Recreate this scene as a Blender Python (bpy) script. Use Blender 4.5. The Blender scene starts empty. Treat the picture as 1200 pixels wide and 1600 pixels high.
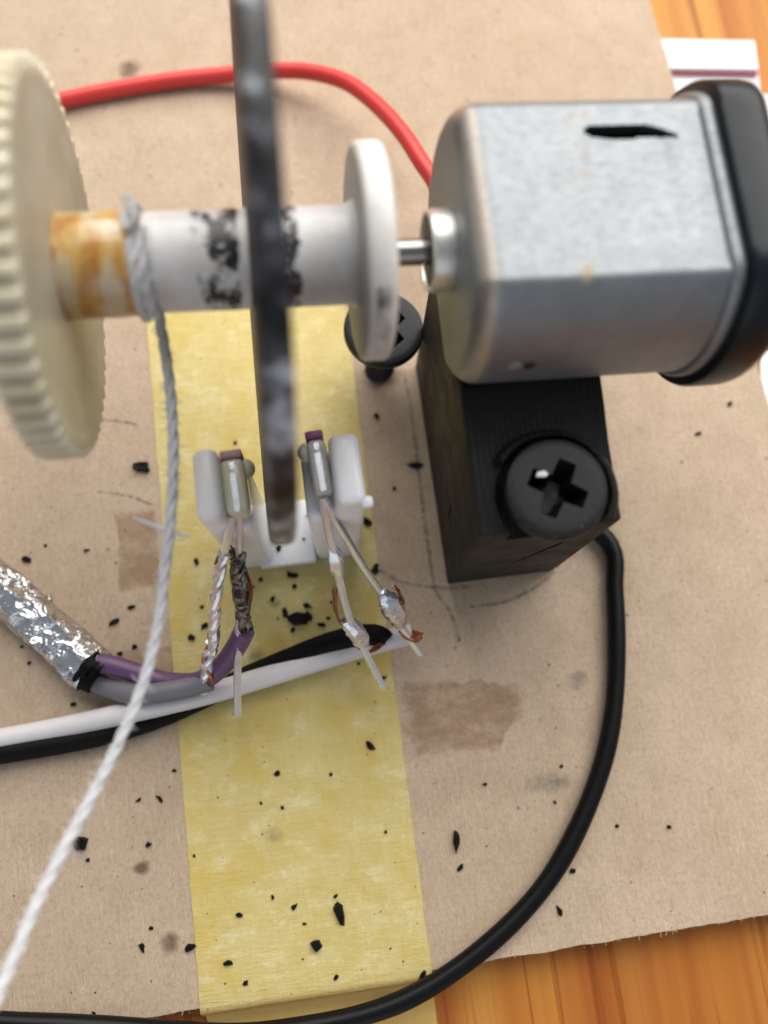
import bpy, bmesh, math, random
import numpy as np
from mathutils import Vector, Matrix

S = 0.001                      # everything below is written in millimetres
scene = bpy.context.scene
C = scene.collection

# ------------------------------------------------------------------ camera
FPX, CAMH = 1360.0, 91.0       # focal length in photo pixels, height of the lens above the board
_d = np.array([-45., 305., FPX]); _d /= np.linalg.norm(_d)
_t = np.array([-827., -6180., FPX]); _t -= _d * (_t @ _d); _t /= np.linalg.norm(_t)
_x = np.cross(_d, _t)
RW = np.array([_x, _t, -_d])   # camera vector -> world vector
CAM = np.array([0., 0., CAMH])

def at(px, py, z):
    """photo pixel -> point at height z (mm) above the board"""
    r = RW @ np.array([(px - 600) / FPX, (py - 800) / FPX, 1.])
    return CAM + r * ((z - CAMH) / r[2])

cam = bpy.data.cameras.new('camera')
cam.sensor_fit = 'HORIZONTAL'; cam.sensor_width = 25.96
cam.lens = FPX / 1200 * 25.96
cam.clip_start = 0.002; cam.clip_end = 10
cam.dof.use_dof = True; cam.dof.focus_distance = 0.079
cam.dof.aperture_fstop = cam.lens / 2.0
co = bpy.data.objects.new('camera', cam); C.objects.link(co)
m = Matrix.Identity(4)
for i in range(3):
    m[i][0] = RW[i][0]; m[i][1] = -RW[i][1]; m[i][2] = -RW[i][2]; m[i][3] = CAM[i] * S
co.matrix_world = m
scene.camera = co

# ------------------------------------------------------------------ light
w = bpy.data.worlds.new('World'); scene.world = w; w.use_nodes = True
bg = w.node_tree.nodes['Background']
bg.inputs[0].default_value = (0.80, 0.88, 1.0, 1); bg.inputs[1].default_value = 0.22

def area(name, loc, target, size, power, col):
    l = bpy.data.lights.new(name, 'AREA'); l.shape = 'RECTANGLE'
    l.size, l.size_y = size[0] * S, size[1] * S
    l.energy = power; l.color = col
    o = bpy.data.objects.new(name, l); C.objects.link(o)
    o.location = Vector(loc) * S
    o.rotation_euler = (Vector(target) - Vector(loc)).to_track_quat('-Z', 'Y').to_euler()
    return o
area('window_light', (100, 275, 270), (5, 60, 10), (640, 370), 2.75, (1.0, 0.965, 0.91))
area('far_window_light', (-160, -520, 210), (0, 20, 10), (620, 420), 0.42, (0.95, 0.97, 1.0))

vs = scene.view_settings
vs.view_transform = 'Standard'; vs.look = 'None'; vs.exposure = 0.48; vs.gamma = 1

# ------------------------------------------------------------------ node helpers
def lin(r, g, b):
    f = lambda c: ((c / 255 + 0.055) / 1.055) ** 2.4 if c > 10 else c / 255 / 12.92
    return (f(r), f(g), f(b))

class NT:
    def __init__(s, name):
        s.m = bpy.data.materials.new(name); s.m.use_nodes = True
        s.t = s.m.node_tree; s.n = s.t.nodes; s.l = s.t.links
        s.b = s.n['Principled BSDF']; s.out = s.n['Material Output']
        tc = s.n.new('ShaderNodeTexCoord')
        mp = s.n.new('ShaderNodeVectorMath'); mp.operation = 'SCALE'; mp.inputs[3].default_value = 1000
        s.l.new(tc.outputs['Object'], mp.inputs[0])
        s.mm = mp.outputs[0]; s.gen = tc.outputs['Generated']
    def setin(s, sock, v):
        if isinstance(v, bpy.types.NodeSocket): s.l.new(v, sock)
        elif isinstance(v, tuple) and len(v) == 3 and sock.type == 'RGBA': sock.default_value = (*v, 1)
        else: sock.default_value = v
    def map(s, scale=(1, 1, 1), rot=(0, 0, 0), loc=(0, 0, 0), vec=None):
        n = s.n.new('ShaderNodeMapping')
        n.inputs['Scale'].default_value = scale; n.inputs['Rotation'].default_value = rot; n.inputs['Location'].default_value = loc
        s.l.new(vec or s.mm, n.inputs[0]); return n.outputs[0]
    def noise(s, scale, detail=4, rough=0.55, vec=None, dist=0):
        n = s.n.new('ShaderNodeTexNoise'); n.inputs['Scale'].default_value = scale
        n.inputs['Detail'].default_value = detail; n.inputs['Roughness'].default_value = rough; n.inputs['Distortion'].default_value = dist
        s.l.new(vec or s.mm, n.inputs['Vector']); return n.outputs['Fac']
    def voro(s, scale, vec=None, feat='F1'):
        n = s.n.new('ShaderNodeTexVoronoi'); n.feature = feat; n.inputs['Scale'].default_value = scale
        s.l.new(vec or s.mm, n.inputs['Vector']); return n.outputs['Distance']
    def wave(s, scale, vec=None, dist=0, axis='X', detail=2, dscale=1):
        n = s.n.new('ShaderNodeTexWave'); n.bands_direction = axis; n.inputs['Scale'].default_value = scale
        n.inputs['Distortion'].default_value = dist; n.inputs['Detail'].default_value = detail; n.inputs['Detail Scale'].default_value = dscale
        s.l.new(vec or s.mm, n.inputs['Vector']); return n.outputs['Fac']
    def rng(s, v, a, b, c=0., d=1., smooth=True):
        n = s.n.new('ShaderNodeMapRange'); n.clamp = True
        if smooth: n.interpolation_type = 'SMOOTHSTEP'
        s.l.new(v, n.inputs[0])
        for i, k in enumerate((a, b, c, d)): n.inputs[i + 1].default_value = k
        return n.outputs[0]
    def math(s, op, a, b=0.):
        n = s.n.new('ShaderNodeMath'); n.operation = op; s.setin(n.inputs[0], a); s.setin(n.inputs[1], b); return n.outputs[0]
    def mix(s, f, a, b, mode='MIX'):
        n = s.n.new('ShaderNodeMix'); n.data_type = 'RGBA'; n.blend_type = mode
        s.setin(n.inputs[0], f); s.setin(n.inputs[6], a); s.setin(n.inputs[7], b); return n.outputs[2]
    def sep(s, vec=None):
        n = s.n.new('ShaderNodeSeparateXYZ'); s.l.new(vec or s.mm, n.inputs[0]); return n.outputs
    def bump(s, h, dist_mm, strength=1.0):
        n = s.n.new('ShaderNodeBump'); n.inputs['Distance'].default_value = dist_mm * S; n.inputs['Strength'].default_value = strength
        s.l.new(h, n.inputs['Height']); s.l.new(n.outputs[0], s.b.inputs['Normal']); return n
    def P(s, **k):
        names = dict(col='Base Color', rough='Roughness', metal='Metallic', sss='Subsurface Weight', trans='Transmission Weight',
                     ior='IOR', spec='Specular IOR Level', coat='Coat Weight', alpha='Alpha')
        for kk, v in k.items(): s.setin(s.b.inputs[names[kk]], v)
        return s
    def sssr(s, r, sc):
        s.b.inputs['Subsurface Radius'].default_value = r; s.b.inputs['Subsurface Scale'].default_value = sc * S

M = {}
# --- hardboard
def mk_board():
    a = NT('hardboard')
    big = a.noise(0.035, 3); mid = a.noise(0.25, 5); fine = a.noise(2.2, 5, 0.7)
    c = a.mix(a.rng(big, .35, .65), (0.54, 0.41, 0.298), (0.60, 0.46, 0.34))
    c = a.mix(a.rng(mid, .35, .7, 0, .55), c, (0.46, 0.35, 0.24))
    c = a.mix(a.rng(fine, .42, .70, 0, .55), c, (0.38, 0.28, 0.185))
    c = a.mix(a.rng(a.noise(.8, 5, .7), .5, .68, 0, .35), c, (0.40, 0.29, 0.19))
    f1 = a.noise(1.0, 3, .6, a.map((5.5, .7, 1), (0, 0, .5)), 1.5)
    f2 = a.noise(1.0, 3, .6, a.map((5.0, .65, 1), (0, 0, -.9)), 1.5)
    f3 = a.noise(1.0, 3, .6, a.map((5.0, .6, 1), (0, 0, 1.6)), 1.5)
    c = a.mix(a.rng(f1, .57, .70, 0, .55), c, (0.72, 0.55, 0.40))
    c = a.mix(a.rng(f2, .58, .70, 0, .45), c, (0.32, 0.225, 0.145))
    c = a.mix(a.rng(f3, .58, .70, 0, .50), c, (0.70, 0.53, 0.38))
    sp = a.voro(0.42); spn = a.noise(0.3, 2)
    k = a.math('MULTIPLY', a.rng(sp, .10, .04), a.rng(spn, .5, .6))
    c = a.mix(a.math('MULTIPLY', k, .75), c, (0.13, 0.09, 0.065))
    sp2 = a.voro(1.1, a.map((1, 1.6, 1), (0, 0, .4), (5, 3, 0)))
    c = a.mix(a.math('MULTIPLY', a.rng(sp2, .12, .05), .55), c, (0.2, 0.13, 0.09))
    a.P(col=c, rough=.85, spec=.25)
    h = a.math('ADD', a.math('MULTIPLY', fine, .6), a.math('ADD', f1, a.math('MULTIPLY', f3, .7)))
    a.bump(h, .12, .75); return a.m
M['board'] = mk_board()

def mk_tape():
    a = NT('masking_tape')
    cre = a.noise(1., 5, .65, a.map((.45, 3.2, 1), (0, 0, .03)), .8)
    cre2 = a.noise(1., 4, .6, a.map((2.4, .5, 1), (0, 0, .02), (7, 3, 0)), .4)
    pat = a.noise(.30, 5, .65); fine = a.noise(3, 4, .7)
    c = a.mix(a.rng(pat, .35, .65), (0.60, 0.475, 0.165), (0.645, 0.53, 0.225))
    c = a.mix(a.rng(cre, .42, .75, 0, .24), c, (0.74, 0.64, 0.33))
    c = a.mix(a.rng(cre2, .5, .75, 0, .30), c, (0.58, 0.40, 0.08))
    c = a.mix(a.rng(a.noise(.45, 6, .75, a.map((.8, 1.3, 1), loc=(3, 8, 0))), .50, .66, 0, .55), c, (0.75, 0.68, 0.40))
    c = a.mix(a.rng(a.noise(.14, 4, .6, a.map(loc=(13, 2, 0))), .52, .68, 0, .6), c, (0.60, 0.43, 0.09))
    c = a.mix(a.rng(fine, .5, .8, 0, .30), c, (0.45, 0.34, 0.10))
    yy = a.sep()[1]
    c = a.mix(a.rng(yy, -32.6, -33.9, 0, .6), c, (0.62, 0.34, 0.06))   # thin paper over the orange wood
    sm = a.noise(.16, 3, .6, a.map(loc=(31, 7, 0)))
    c = a.mix(a.rng(sm, .60, .78, 0, .30), c, (0.36, 0.33, 0.15))
    sp = a.voro(.55, a.map(loc=(2, 9, 0))); c = a.mix(a.math('MULTIPLY', a.rng(sp, .07, .03), .8), c, (0.1, 0.1, 0.06))
    a.P(col=c, rough=.6, spec=.35, sss=.0)
    a.bump(a.math('ADD', cre, a.math('MULTIPLY', cre2, .6)), .12, .8); return a.m
M['tape'] = mk_tape()

def mk_wood():
    a = NT('varnished_pine')
    v = a.map((1, .022, 1), (0, 0, -.06))
    ring = a.noise(.16, 3, .6, v, .5); band = a.noise(.09, 2, .5, a.map((1, .02, 1), (0, 0, -.06), (13, 0, 0)))
    ln = a.noise(.55, 3, .6, a.map((1, .02, 1), (0, 0, -.06), (3, 0, 0)), .6)
    fine = a.noise(2.5, 4, .6, a.map((1, .03, 1)))
    c = a.mix(a.rng(ring, .35, .62), (0.50, 0.20, 0.036), (0.36, 0.105, 0.02))
    c = a.mix(a.rng(band, .45, .68, 0, .7), c, (0.60, 0.30, 0.065))
    c = a.mix(a.rng(ln, .55, .66, 0, .8), c, (0.24, 0.06, 0.012))
    c = a.mix(a.rng(fine, .45, .75, 0, .4), c, (0.45, 0.15, 0.02))
    a.P(col=c, rough=.5, spec=.2); a.bump(fine, .03, .5); return a.m
M['wood'] = mk_wood()

def plain(name, col, rough=.5, metal=0., nscale=0, ncol=None, nlo=.45, nhi=.7, nf=.6, bump=0, bscale=3, **k):
    a = NT(name); c = col
    if nscale: c = a.mix(a.rng(a.noise(nscale, 5, .6), nlo, nhi, 0, nf), col, ncol)
    a.P(col=c, rough=rough, metal=metal, **k)
    if bump: a.bump(a.noise(bscale, 4, .6), bump, .8)
    return a.m

def mk_can():
    a = NT('worn_nickel_steel')
    fine = a.noise(1.0, 4, .65, a.map((1.2, 3., 3.), loc=(4, 2, 1))); big = a.noise(.45, 5, .65)
    c = a.mix(a.rng(big, .3, .7), (0.215, 0.232, 0.248), (0.25, 0.265, 0.278))
    c = a.mix(a.rng(fine, .5, .75, 0, .22), c, (0.185, 0.195, 0.205))
    x, y, z = a.sep()
    wear = a.math('MULTIPLY', a.rng(x, 12.5, 12.0), a.rng(x, 11.1, 11.5)); c = a.mix(a.math('MULTIPLY', wear, .7), c, (.50, .43, .36))
    scr = a.rng(a.noise(1., 3, .5, a.map((6, .35, .35), (0, 0, .2))), .68, .76, 0, .3); c = a.mix(scr, c, (.42, .42, .42))
    band = a.math('MULTIPLY', a.rng(x, 17.2, 18.3), a.rng(x, 20.6, 19.6))
    top = a.rng(z, 13, 14.5)
    rust = a.rng(a.noise(.9, 4, .6, a.map((1, .7, 1), loc=(3.3, 1.2, 0))), .57, .66)
    k = a.math('MULTIPLY', a.math('MULTIPLY', band, top), rust)
    c = a.mix(a.math('MULTIPLY', k, .85), c, (0.33, 0.27, 0.16))
    r = a.rng(fine, .3, .8, .45, .62)
    met = a.math('SUBTRACT', .72, a.math('MULTIPLY', k, .6))
    a.P(col=c, rough=r, metal=met); a.bump(a.math('ADD', fine, a.noise(1.2, 3)), .03, .5); return a.m
M['can'] = mk_can()
M['hole'] = plain('dark_interior', (.012, .012, .012), .8)
M['nickel'] = plain('nickel', (.66, .66, .62), .38, .85, .8, (.5, .5, .46))
M['brass'] = plain('oily_bronze', (.03, .024, .014), .5, .3)
M['steel'] = plain('shaft_steel', (.30, .29, .28), .25, 1.)
M['endbell'] = plain('black_end_cap_plastic', (.010, .013, .017), .30, 0, .5, (.018, .022, .027), bump=.02, bscale=1.2, spec=.2)
M['black_wire'] = plain('black_pvc', (.003, .003, .0035), .40, 0, 4, (.012, .012, .012), .6, .75, spec=.22)
M['black_cable'] = plain('black_cable_jacket', (.004, .004, .004), .55, 0, 3, (.015, .015, .015), .6, .75, bump=.03, spec=.12)
M['red_wire'] = plain('red_pvc', (.62, .035, .03), .42)
M['white_cable'] = plain('white_pvc', (.68, .645, .655), .42, 0, 1.2, (.6, .55, .5), .55, .8)
M['purple'] = plain('purple_pvc', (.115, .05, .13), .42)
M['grey_wire'] = plain('grey_pvc', (.16, .155, .17), .45)
M['tin'] = plain('tinned_lead', (.82, .86, .91), .27, .72, .8, (.62, .66, .70), bump=.02, bscale=1.5)
M['solder'] = plain('solder', (.76, .78, .82), .2, .8, 1.6, (.36, .36, .37), bump=.06, bscale=1.2)
M['burnt'] = plain('flux_burnt_solder', (.25, .22, .20), .35, .7, 1.6, (.02, .02, .02), .4, .6, .95, bump=.1, bscale=2)
M['copper'] = plain('copper_strand', (.42, .16, .075), .36, .9, 2, (.16, .06, .03))
M['shard'] = plain('black_plastic_shaving', (.004, .004, .004), .5, 0, 2, (.010, .010, .011), bump=.05, spec=.15)
M['string'] = plain('white_cotton', (.70, .70, .71), .9, 0, 3, (.50, .50, .53), bump=.08, bscale=5)
M['paper'] = plain('white_paper', (.80, .80, .84), .7)
M['red_ink'] = plain('red_ink', (.55, .16, .20), .7)

def mk_disc():
    a = NT('black_disc_plastic')
    n = a.noise(.5, 4, .6); f = a.noise(2.5, 4, .7)
    c = a.mix(a.rng(n, .55, .8, 0, .5), (.007, .007, .008), (.03, .03, .034))
    a.P(col=c, rough=a.rng(f, .3, .8, .35, .55), spec=.2); a.bump(f, .05, .6); return a.m
M['disc'] = mk_disc()

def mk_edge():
    a = NT('disc_edge_painted_glints')
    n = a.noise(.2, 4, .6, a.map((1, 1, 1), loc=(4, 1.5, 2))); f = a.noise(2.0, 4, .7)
    c = a.mix(a.rng(n, .44, .56), (.008, .008, .009), (.055, .055, .064))  # grey areas put the sky's reflection on the rim into its colour
    c = a.mix(a.rng(n, .535, .62, 0, .95), c, (.42, .44, .48))  # pale patches are window glints painted into the rim colour
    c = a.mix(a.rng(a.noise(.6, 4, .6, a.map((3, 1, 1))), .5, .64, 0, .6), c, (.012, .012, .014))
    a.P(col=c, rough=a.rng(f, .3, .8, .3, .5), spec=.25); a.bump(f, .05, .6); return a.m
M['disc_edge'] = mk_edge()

def mk_print():
    a = NT('black_printed_plastic')
    ly = a.wave(.62, None, 0., 'X', 0, 1); f = a.noise(14., 2, .6); b = a.noise(.35, 4)
    c = a.mix(a.rng(f, .45, .75, 0, .5), (.0055, .0052, .005), (.018, .016, .013))
    c = a.mix(a.rng(a.noise(6., 3, .6), .68, .78, 0, .5), c, (.10, .095, .085))
    a.P(col=c, rough=a.rng(b, .3, .7, .55, .72), spec=.36)
    a.bump(a.math('ADD', a.math('MULTIPLY', ly, .7), a.math('MULTIPLY', f, .5)), .07, .9); return a.m
M['print'] = mk_print()

def mk_screw():
    a = NT('black_oxide_screw')
    f = a.noise(2.5, 5, .7)
    c = a.mix(a.rng(f, .5, .75, 0, .6), (.010, .010, .012), (.026, .026, .030))
    c = a.mix(a.rng(a.noise(4., 3), .70, .76, 0, .7), c, (.35, .34, .33))
    a.P(col=c, rough=.46, metal=.1, spec=.3); a.bump(f, .03, .7); return a.m
M['screw'] = mk_screw()
M['rust'] = plain('rusty_shank', (.06, .035, .025), .7, .3, 1.5, (.16, .06, .02))

def mk_spool():
    a = NT('marked_white_nylon')
    x, y, z = a.sep()
    n = a.noise(.9, 5, .65, a.map((1.2, .8, .8))); b = a.noise(.4, 3)
    c = a.mix(a.rng(b, .35, .65), (.74, .73, .73), (.66, .63, .60))
    # black marker rubbed off beside the disc, rings with worn-out gaps
    r1 = a.math('MULTIPLY', a.rng(x, -1.9, -1.55), a.rng(x, .15, -.55))
    r2 = a.math('MULTIPLY', a.rng(x, -8.2, -5.8), a.rng(x, -4.2, -4.6))
    k = a.math('MULTIPLY', a.math('MAXIMUM', r1, a.math('MULTIPLY', r2, .93)), 1.)
    msk = a.rng(a.math('ADD', a.noise(.5, 6, .72, a.map((1.1, .9, .9), loc=(2.3, 5.1, 1.7))), a.math('MULTIPLY', k, .17)), .59, .69)
    msk = a.math('MULTIPLY', msk, a.rng(k, .02, .2))
    c = a.mix(msk, c, (.012, .012, .014))
    hair = a.rng(a.noise(1., 2, .4, a.map((.4, 3.5, 3.5), (.2, .15, 0))), .74, .78, 0, .55)
    c = a.mix(hair, c, (.3, .25, .2))
    a.P(col=c, rough=.36, sss=.25); a.sssr((1, .9, .8), .6); a.bump(n, .05, .5); return a.m
M['spool'] = mk_spool()

def mk_glue():
    a = NT('amber_glue_band')
    n = a.noise(.42, 4, .6, a.map((1.4, .7, .7), loc=(1, 1, 4)), .6)
    c = a.mix(a.rng(n, .38, .60), (.50, .22, .04), (.62, .40, .12))
    c = a.mix(a.rng(a.noise(.3, 2, .5, a.map((1.2, .8, .8), loc=(7, 3, 1))), .52, .66, 0, .8), c, (.66, .58, .42))
    a.P(col=c, rough=.28, sss=.2, coat=.3); a.sssr((1, .6, .25), .7); a.bump(n, .25, .7); return a.m
M['glue'] = mk_glue()

def mk_nylon(name, c1, c2, rough=.45):
    a = NT(name); b = a.noise(.25, 4)
    a.P(col=a.mix(a.rng(b, .35, .65), c1, c2), rough=rough, sss=.55); a.sssr((1, .85, .6), 1.6)
    a.bump(a.noise(1.2, 4), .05, .5); return a.m
M['gear'] = mk_nylon('aged_cream_nylon', (.69, .65, .53), (.60, .55, .41))
M['flange'] = mk_nylon('white_nylon', (.70, .69, .66), (.62, .60, .56))
M['bracket'] = mk_nylon('white_translucent_plastic', (.92, .93, .96), (.87, .88, .90), .3)
def mk_smudge():
    a = NT('flange_smudge'); g = a.noise(.5, 3)
    a.P(col=(.10, .095, .095), rough=.6, alpha=a.rng(g, .30, .75, 0, .8)); return a.m
def clear(name, col, rough=.08):
    a = NT(name); a.P(col=col, rough=rough, trans=.28, ior=1.45); return a.m
M['clear_amber'] = clear('pale_amber_epoxy', (.86, .82, .62))
M['clear'] = clear('clear_epoxy', (.86, .84, .80))
M['purple_paint'] = plain('purple_marker', (.32, .08, .24), .4, 0, 2, (.40, .16, .33))
M['pink_paint'] = plain('faded_pink_marker', (.48, .32, .31), .3)
def mk_foil():
    a = NT('aluminium_foil'); n = a.noise(.8, 4, .6)
    a.P(col=(.66, .66, .67), rough=a.rng(n, .3, .7, .16, .30), metal=1.0); a.bump(a.math('ADD', a.noise(.6, 3, .5, None, .8), a.math('MULTIPLY', a.voro(.5, a.map((1, 1.6, 1), (0, 0, .7))), .7)), .9, .8); return a.m
M['foil'] = mk_foil()

def mk_stain(name, col, amax, edge, nscale, radial=False, soft=.2, thr=.5):
    a = NT(name); x, y, z = a.sep(a.gen)
    if radial:
        dx = a.math('SUBTRACT', x, .5); dy = a.math('SUBTRACT', y, .5)
        r = a.math('SQRT', a.math('ADD', a.math('MULTIPLY', dx, dx), a.math('MULTIPLY', dy, dy)))
        e = a.rng(r, .5, .5 - edge, 0, 1, False)
    else:
        e1 = a.math('MINIMUM', x, a.math('SUBTRACT', 1., x)); e2 = a.math('MINIMUM', y, a.math('SUBTRACT', 1., y))
        e = a.rng(a.math('MINIMUM', e1, e2), 0, edge, 0, 1, False)
    n = a.noise(nscale, 5, .7)
    v = a.math('SUBTRACT', a.math('MULTIPLY', e, 1.3), n)
    al = a.rng(v, thr - soft - .35, thr + soft - .35, 0, amax)
    al = a.math('MULTIPLY', al, a.rng(a.noise(nscale * .28, 5, .75, a.map((1, 1.6, 1), (0, 0, .5), (5, 2, 0))), .36, .62, .30, 1.))
    c = a.mix(a.noise(nscale * 2.2, 4), tuple(k * .75 for k in col), tuple(min(1, k * 1.3) for k in col))
    a.P(col=c, rough=.85, spec=.2, alpha=al); return a.m
M['torn'] = mk_stain('torn_brown_paper', (.38, .235, .135), .50, .30, .75, soft=.26, thr=.42)
M['graphite'] = mk_stain('graphite', (.10, .10, .115), .62, .5, 2.6, soft=.3, thr=.30)
M['greysmear'] = mk_stain('grey_smear', (.16, .155, .15), .42, .5, .9, True, .42, .5)
M['spot'] = mk_stain('brown_spot', (.13, .07, .045), .60, .5, .9, True, .40, .55)
M['greensmear'] = mk_stain('green_grey_smear', (.16, .18, .14), .45, .5, 1.1, True, .40, .5)

# ------------------------------------------------------------------ geometry helpers
def props(o, label=None, cat=None, group=None, kind=None):
    if label: o['label'] = label
    if cat: o['category'] = cat
    if group: o['group'] = group
    if kind: o['kind'] = kind
    return o

def empty(name, loc, rz=0., ry=0., **k):
    o = bpy.data.objects.new(name, None); o.empty_display_size = .005
    C.objects.link(o); o.location = Vector(loc) * S; o.rotation_euler = (0, ry, rz)
    return props(o, **k)

def mesh(name, vf, mat, parent=None, smooth=True, world=True, sharp=40, origin=None, mats=None, fmat=None, **k):
    """vf = (verts in mm, faces). world=True: verts are world mm; else they are in the parent's frame."""
    vv, ff = vf
    vv = np.array([tuple(v) for v in vv], float)
    if parent is None and origin is None:
        lo, hi = vv.min(0), vv.max(0); origin = ((lo[0] + hi[0]) / 2, (lo[1] + hi[1]) / 2, lo[2])
    me = bpy.data.meshes.new(name)
    if parent is None:
        vv = vv - np.array(origin)
    elif world:
        pm = Matrix.Translation(parent.location) @ parent.rotation_euler.to_matrix().to_4x4()
        if parent.parent:
            q = parent.parent; pm = (Matrix.Translation(q.location) @ q.rotation_euler.to_matrix().to_4x4()) @ pm
        inv = np.array(pm.inverted())
        vv = (vv * S) @ inv[:3, :3].T + inv[:3, 3]; vv = vv / S
    me.from_pydata([tuple(v * S) for v in vv], [], [tuple(f) for f in ff])
    me.update()
    bm = bmesh.new(); bm.from_mesh(me)
    bmesh.ops.recalc_face_normals(bm, faces=bm.faces); bm.to_mesh(me); bm.free()
    for mm in (mats or [mat]): me.materials.append(mm)
    if fmat is not None: me.polygons.foreach_set('material_index', fmat)
    if smooth:
        me.shade_smooth()
        try: me.set_sharp_from_angle(angle=math.radians(sharp))
        except Exception: pass
    o = bpy.data.objects.new(name, me); C.objects.link(o)
    if parent is None: o.location = Vector(origin) * S
    else: o.parent = parent
    return props(o, **k)

def join(*vfs):
    V, Fc = [], []
    for v, f in vfs:
        b = len(V); V += [tuple(p) for p in v]; Fc += [tuple(i + b for i in q) for q in f]
    return V, Fc

def spline(pts, step=.6):
    P = [np.array(p, float) for p in pts]
    P = [2 * P[0] - P[1]] + P + [2 * P[-1] - P[-2]]
    out = []
    for i in range(1, len(P) - 2):
        p0, p1, p2, p3 = P[i - 1:i + 3]
        n = max(2, int(np.linalg.norm(p2 - p1) / step))
        for k in range(n):
            t = k / n
            out.append(.5 * ((2 * p1) + (p2 - p0) * t + (2 * p0 - 5 * p1 + 4 * p2 - p3) * t * t + (3 * p1 - p0 - 3 * p2 + p3) * t ** 3))
    out.append(P[-2]); return out

def frames(path):
    P = np.array(path); T = np.gradient(P, axis=0); T /= np.linalg.norm(T, axis=1)[:, None] + 1e-12
    u = np.cross(T[0], [0, 0, 1.]);
    if np.linalg.norm(u) < 1e-3: u = np.cross(T[0], [0, 1., 0])
    u /= np.linalg.norm(u); U = []
    for t in T:
        u = u - t * (u @ t); u /= np.linalg.norm(u); U.append(u.copy())
    U = np.array(U); return P, T, U, np.cross(T, U)

def tube(path, r, n=12, cap=True, rfun=None):
    P, T, U, W = frames(path); V, Fc = [], []
    N = len(P)
    for i in range(N):
        rr = r if rfun is None else rfun(i / (N - 1))
        for k in range(n):
            a = 2 * math.pi * k / n
            q = rr(a) if callable(rr) else rr
            V.append(P[i] + q * (math.cos(a) * U[i] + math.sin(a) * W[i]))
    for i in range(N - 1):
        for k in range(n):
            Fc.append((i * n + k, i * n + (k + 1) % n, (i + 1) * n + (k + 1) % n, (i + 1) * n + k))
    if cap: Fc += [tuple(range(n)), tuple(range((N - 1) * n, N * n))]
    return V, Fc

def twist(path, rs, roff, pitch, strands=2, n=7, phase=0.):
    P, T, U, W = frames(path)
    L = np.concatenate([[0], np.cumsum(np.linalg.norm(np.diff(P, axis=0), axis=1))])
    out = []
    for s in range(strands):
        a = 2 * math.pi * (L / pitch + s / strands) + phase
        q = P + roff * (np.cos(a)[:, None] * U + np.sin(a)[:, None] * W)
        out.append(tube(list(q), rs, n))
    return join(*out)

def lathe(prof, n=48, close=False):
    """prof: (x, r) along local x axis"""
    V, Fc = [], []
    for x, r in prof:
        for k in range(n):
            a = 2 * math.pi * k / n; V.append((x, r * math.cos(a), r * math.sin(a)))
    m_ = len(prof)
    for i in range(m_ - 1 + (1 if close else 0)):
        j = (i + 1) % m_
        for k in range(n):
            Fc.append((i * n + k, i * n + (k + 1) % n, j * n + (k + 1) % n, j * n + k))
    if not close: Fc += [tuple(range(n)), tuple(range((m_ - 1) * n, m_ * n))]
    return V, Fc

def prism(poly, z0, z1, top=1.0):
    n = len(poly); cx = sum(p[0] for p in poly) / n; cy = sum(p[1] for p in poly) / n
    V = [(x, y, z0) for x, y in poly] + [(cx + (x - cx) * top, cy + (y - cy) * top, z1) for x, y in poly]
    return V, [tuple(range(n)), tuple(range(n, 2 * n))] + [(i, (i + 1) % n, n + (i + 1) % n, n + i) for i in range(n)]

def bevelled(vf, w, seg=2, ang=30):
    bm = bmesh.new(); vs_ = [bm.verts.new(tuple(v)) for v in vf[0]]
    for f in vf[1]: bm.faces.new([vs_[i] for i in f])
    bmesh.ops.recalc_face_normals(bm, faces=bm.faces)
    es = [e for e in bm.edges if len(e.link_faces) == 2 and e.calc_face_angle() > math.radians(ang)]
    bmesh.ops.bevel(bm, geom=es, offset=w, segments=seg, affect='EDGES', profile=.5)
    bm.verts.index_update()
    r = [tuple(v.co) for v in bm.verts], [[v.index for v in f.verts] for f in bm.faces]
    bm.free(); return r

def box(x0, x1, y0, y1, z0, z1): return prism([(x0, y0), (x1, y0), (x1, y1), (x0, y1)], z0, z1)

def subtract(vf, cutters):
    """boolean difference done in a throw-away pair of objects; returns (verts, faces)"""
    def tmp(v):
        me = bpy.data.meshes.new('tmp'); me.from_pydata([tuple(p) for p in v[0]], [], [tuple(f) for f in v[1]])
        b = bmesh.new(); b.from_mesh(me); bmesh.ops.recalc_face_normals(b, faces=b.faces); b.to_mesh(me); b.free()
        o = bpy.data.objects.new('tmp', me); C.objects.link(o); return o
    a = tmp(vf); cs = [tmp(c) for c in cutters]
    for c in cs:
        md = a.modifiers.new('b', 'BOOLEAN'); md.operation = 'DIFFERENCE'; md.object = c; md.solver = 'EXACT'
    dg = bpy.context.evaluated_depsgraph_get(); dg.update()
    me = bpy.data.meshes.new_from_object(a.evaluated_get(dg))
    r = [tuple(v.co) for v in me.vertices], [tuple(p.vertices) for p in me.polygons]
    for o in [a] + cs:
        q = o.data; bpy.data.objects.remove(o); bpy.data.meshes.remove(q)
    bpy.data.meshes.remove(me)
    return r

rnd = random.Random(7)

# ------------------------------------------------------------------ the setting: table
TZ = -3.2
mesh('table_top', box(-260, 320, -220, 330, TZ - 20, TZ), M['wood'], smooth=False, kind='structure')

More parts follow.
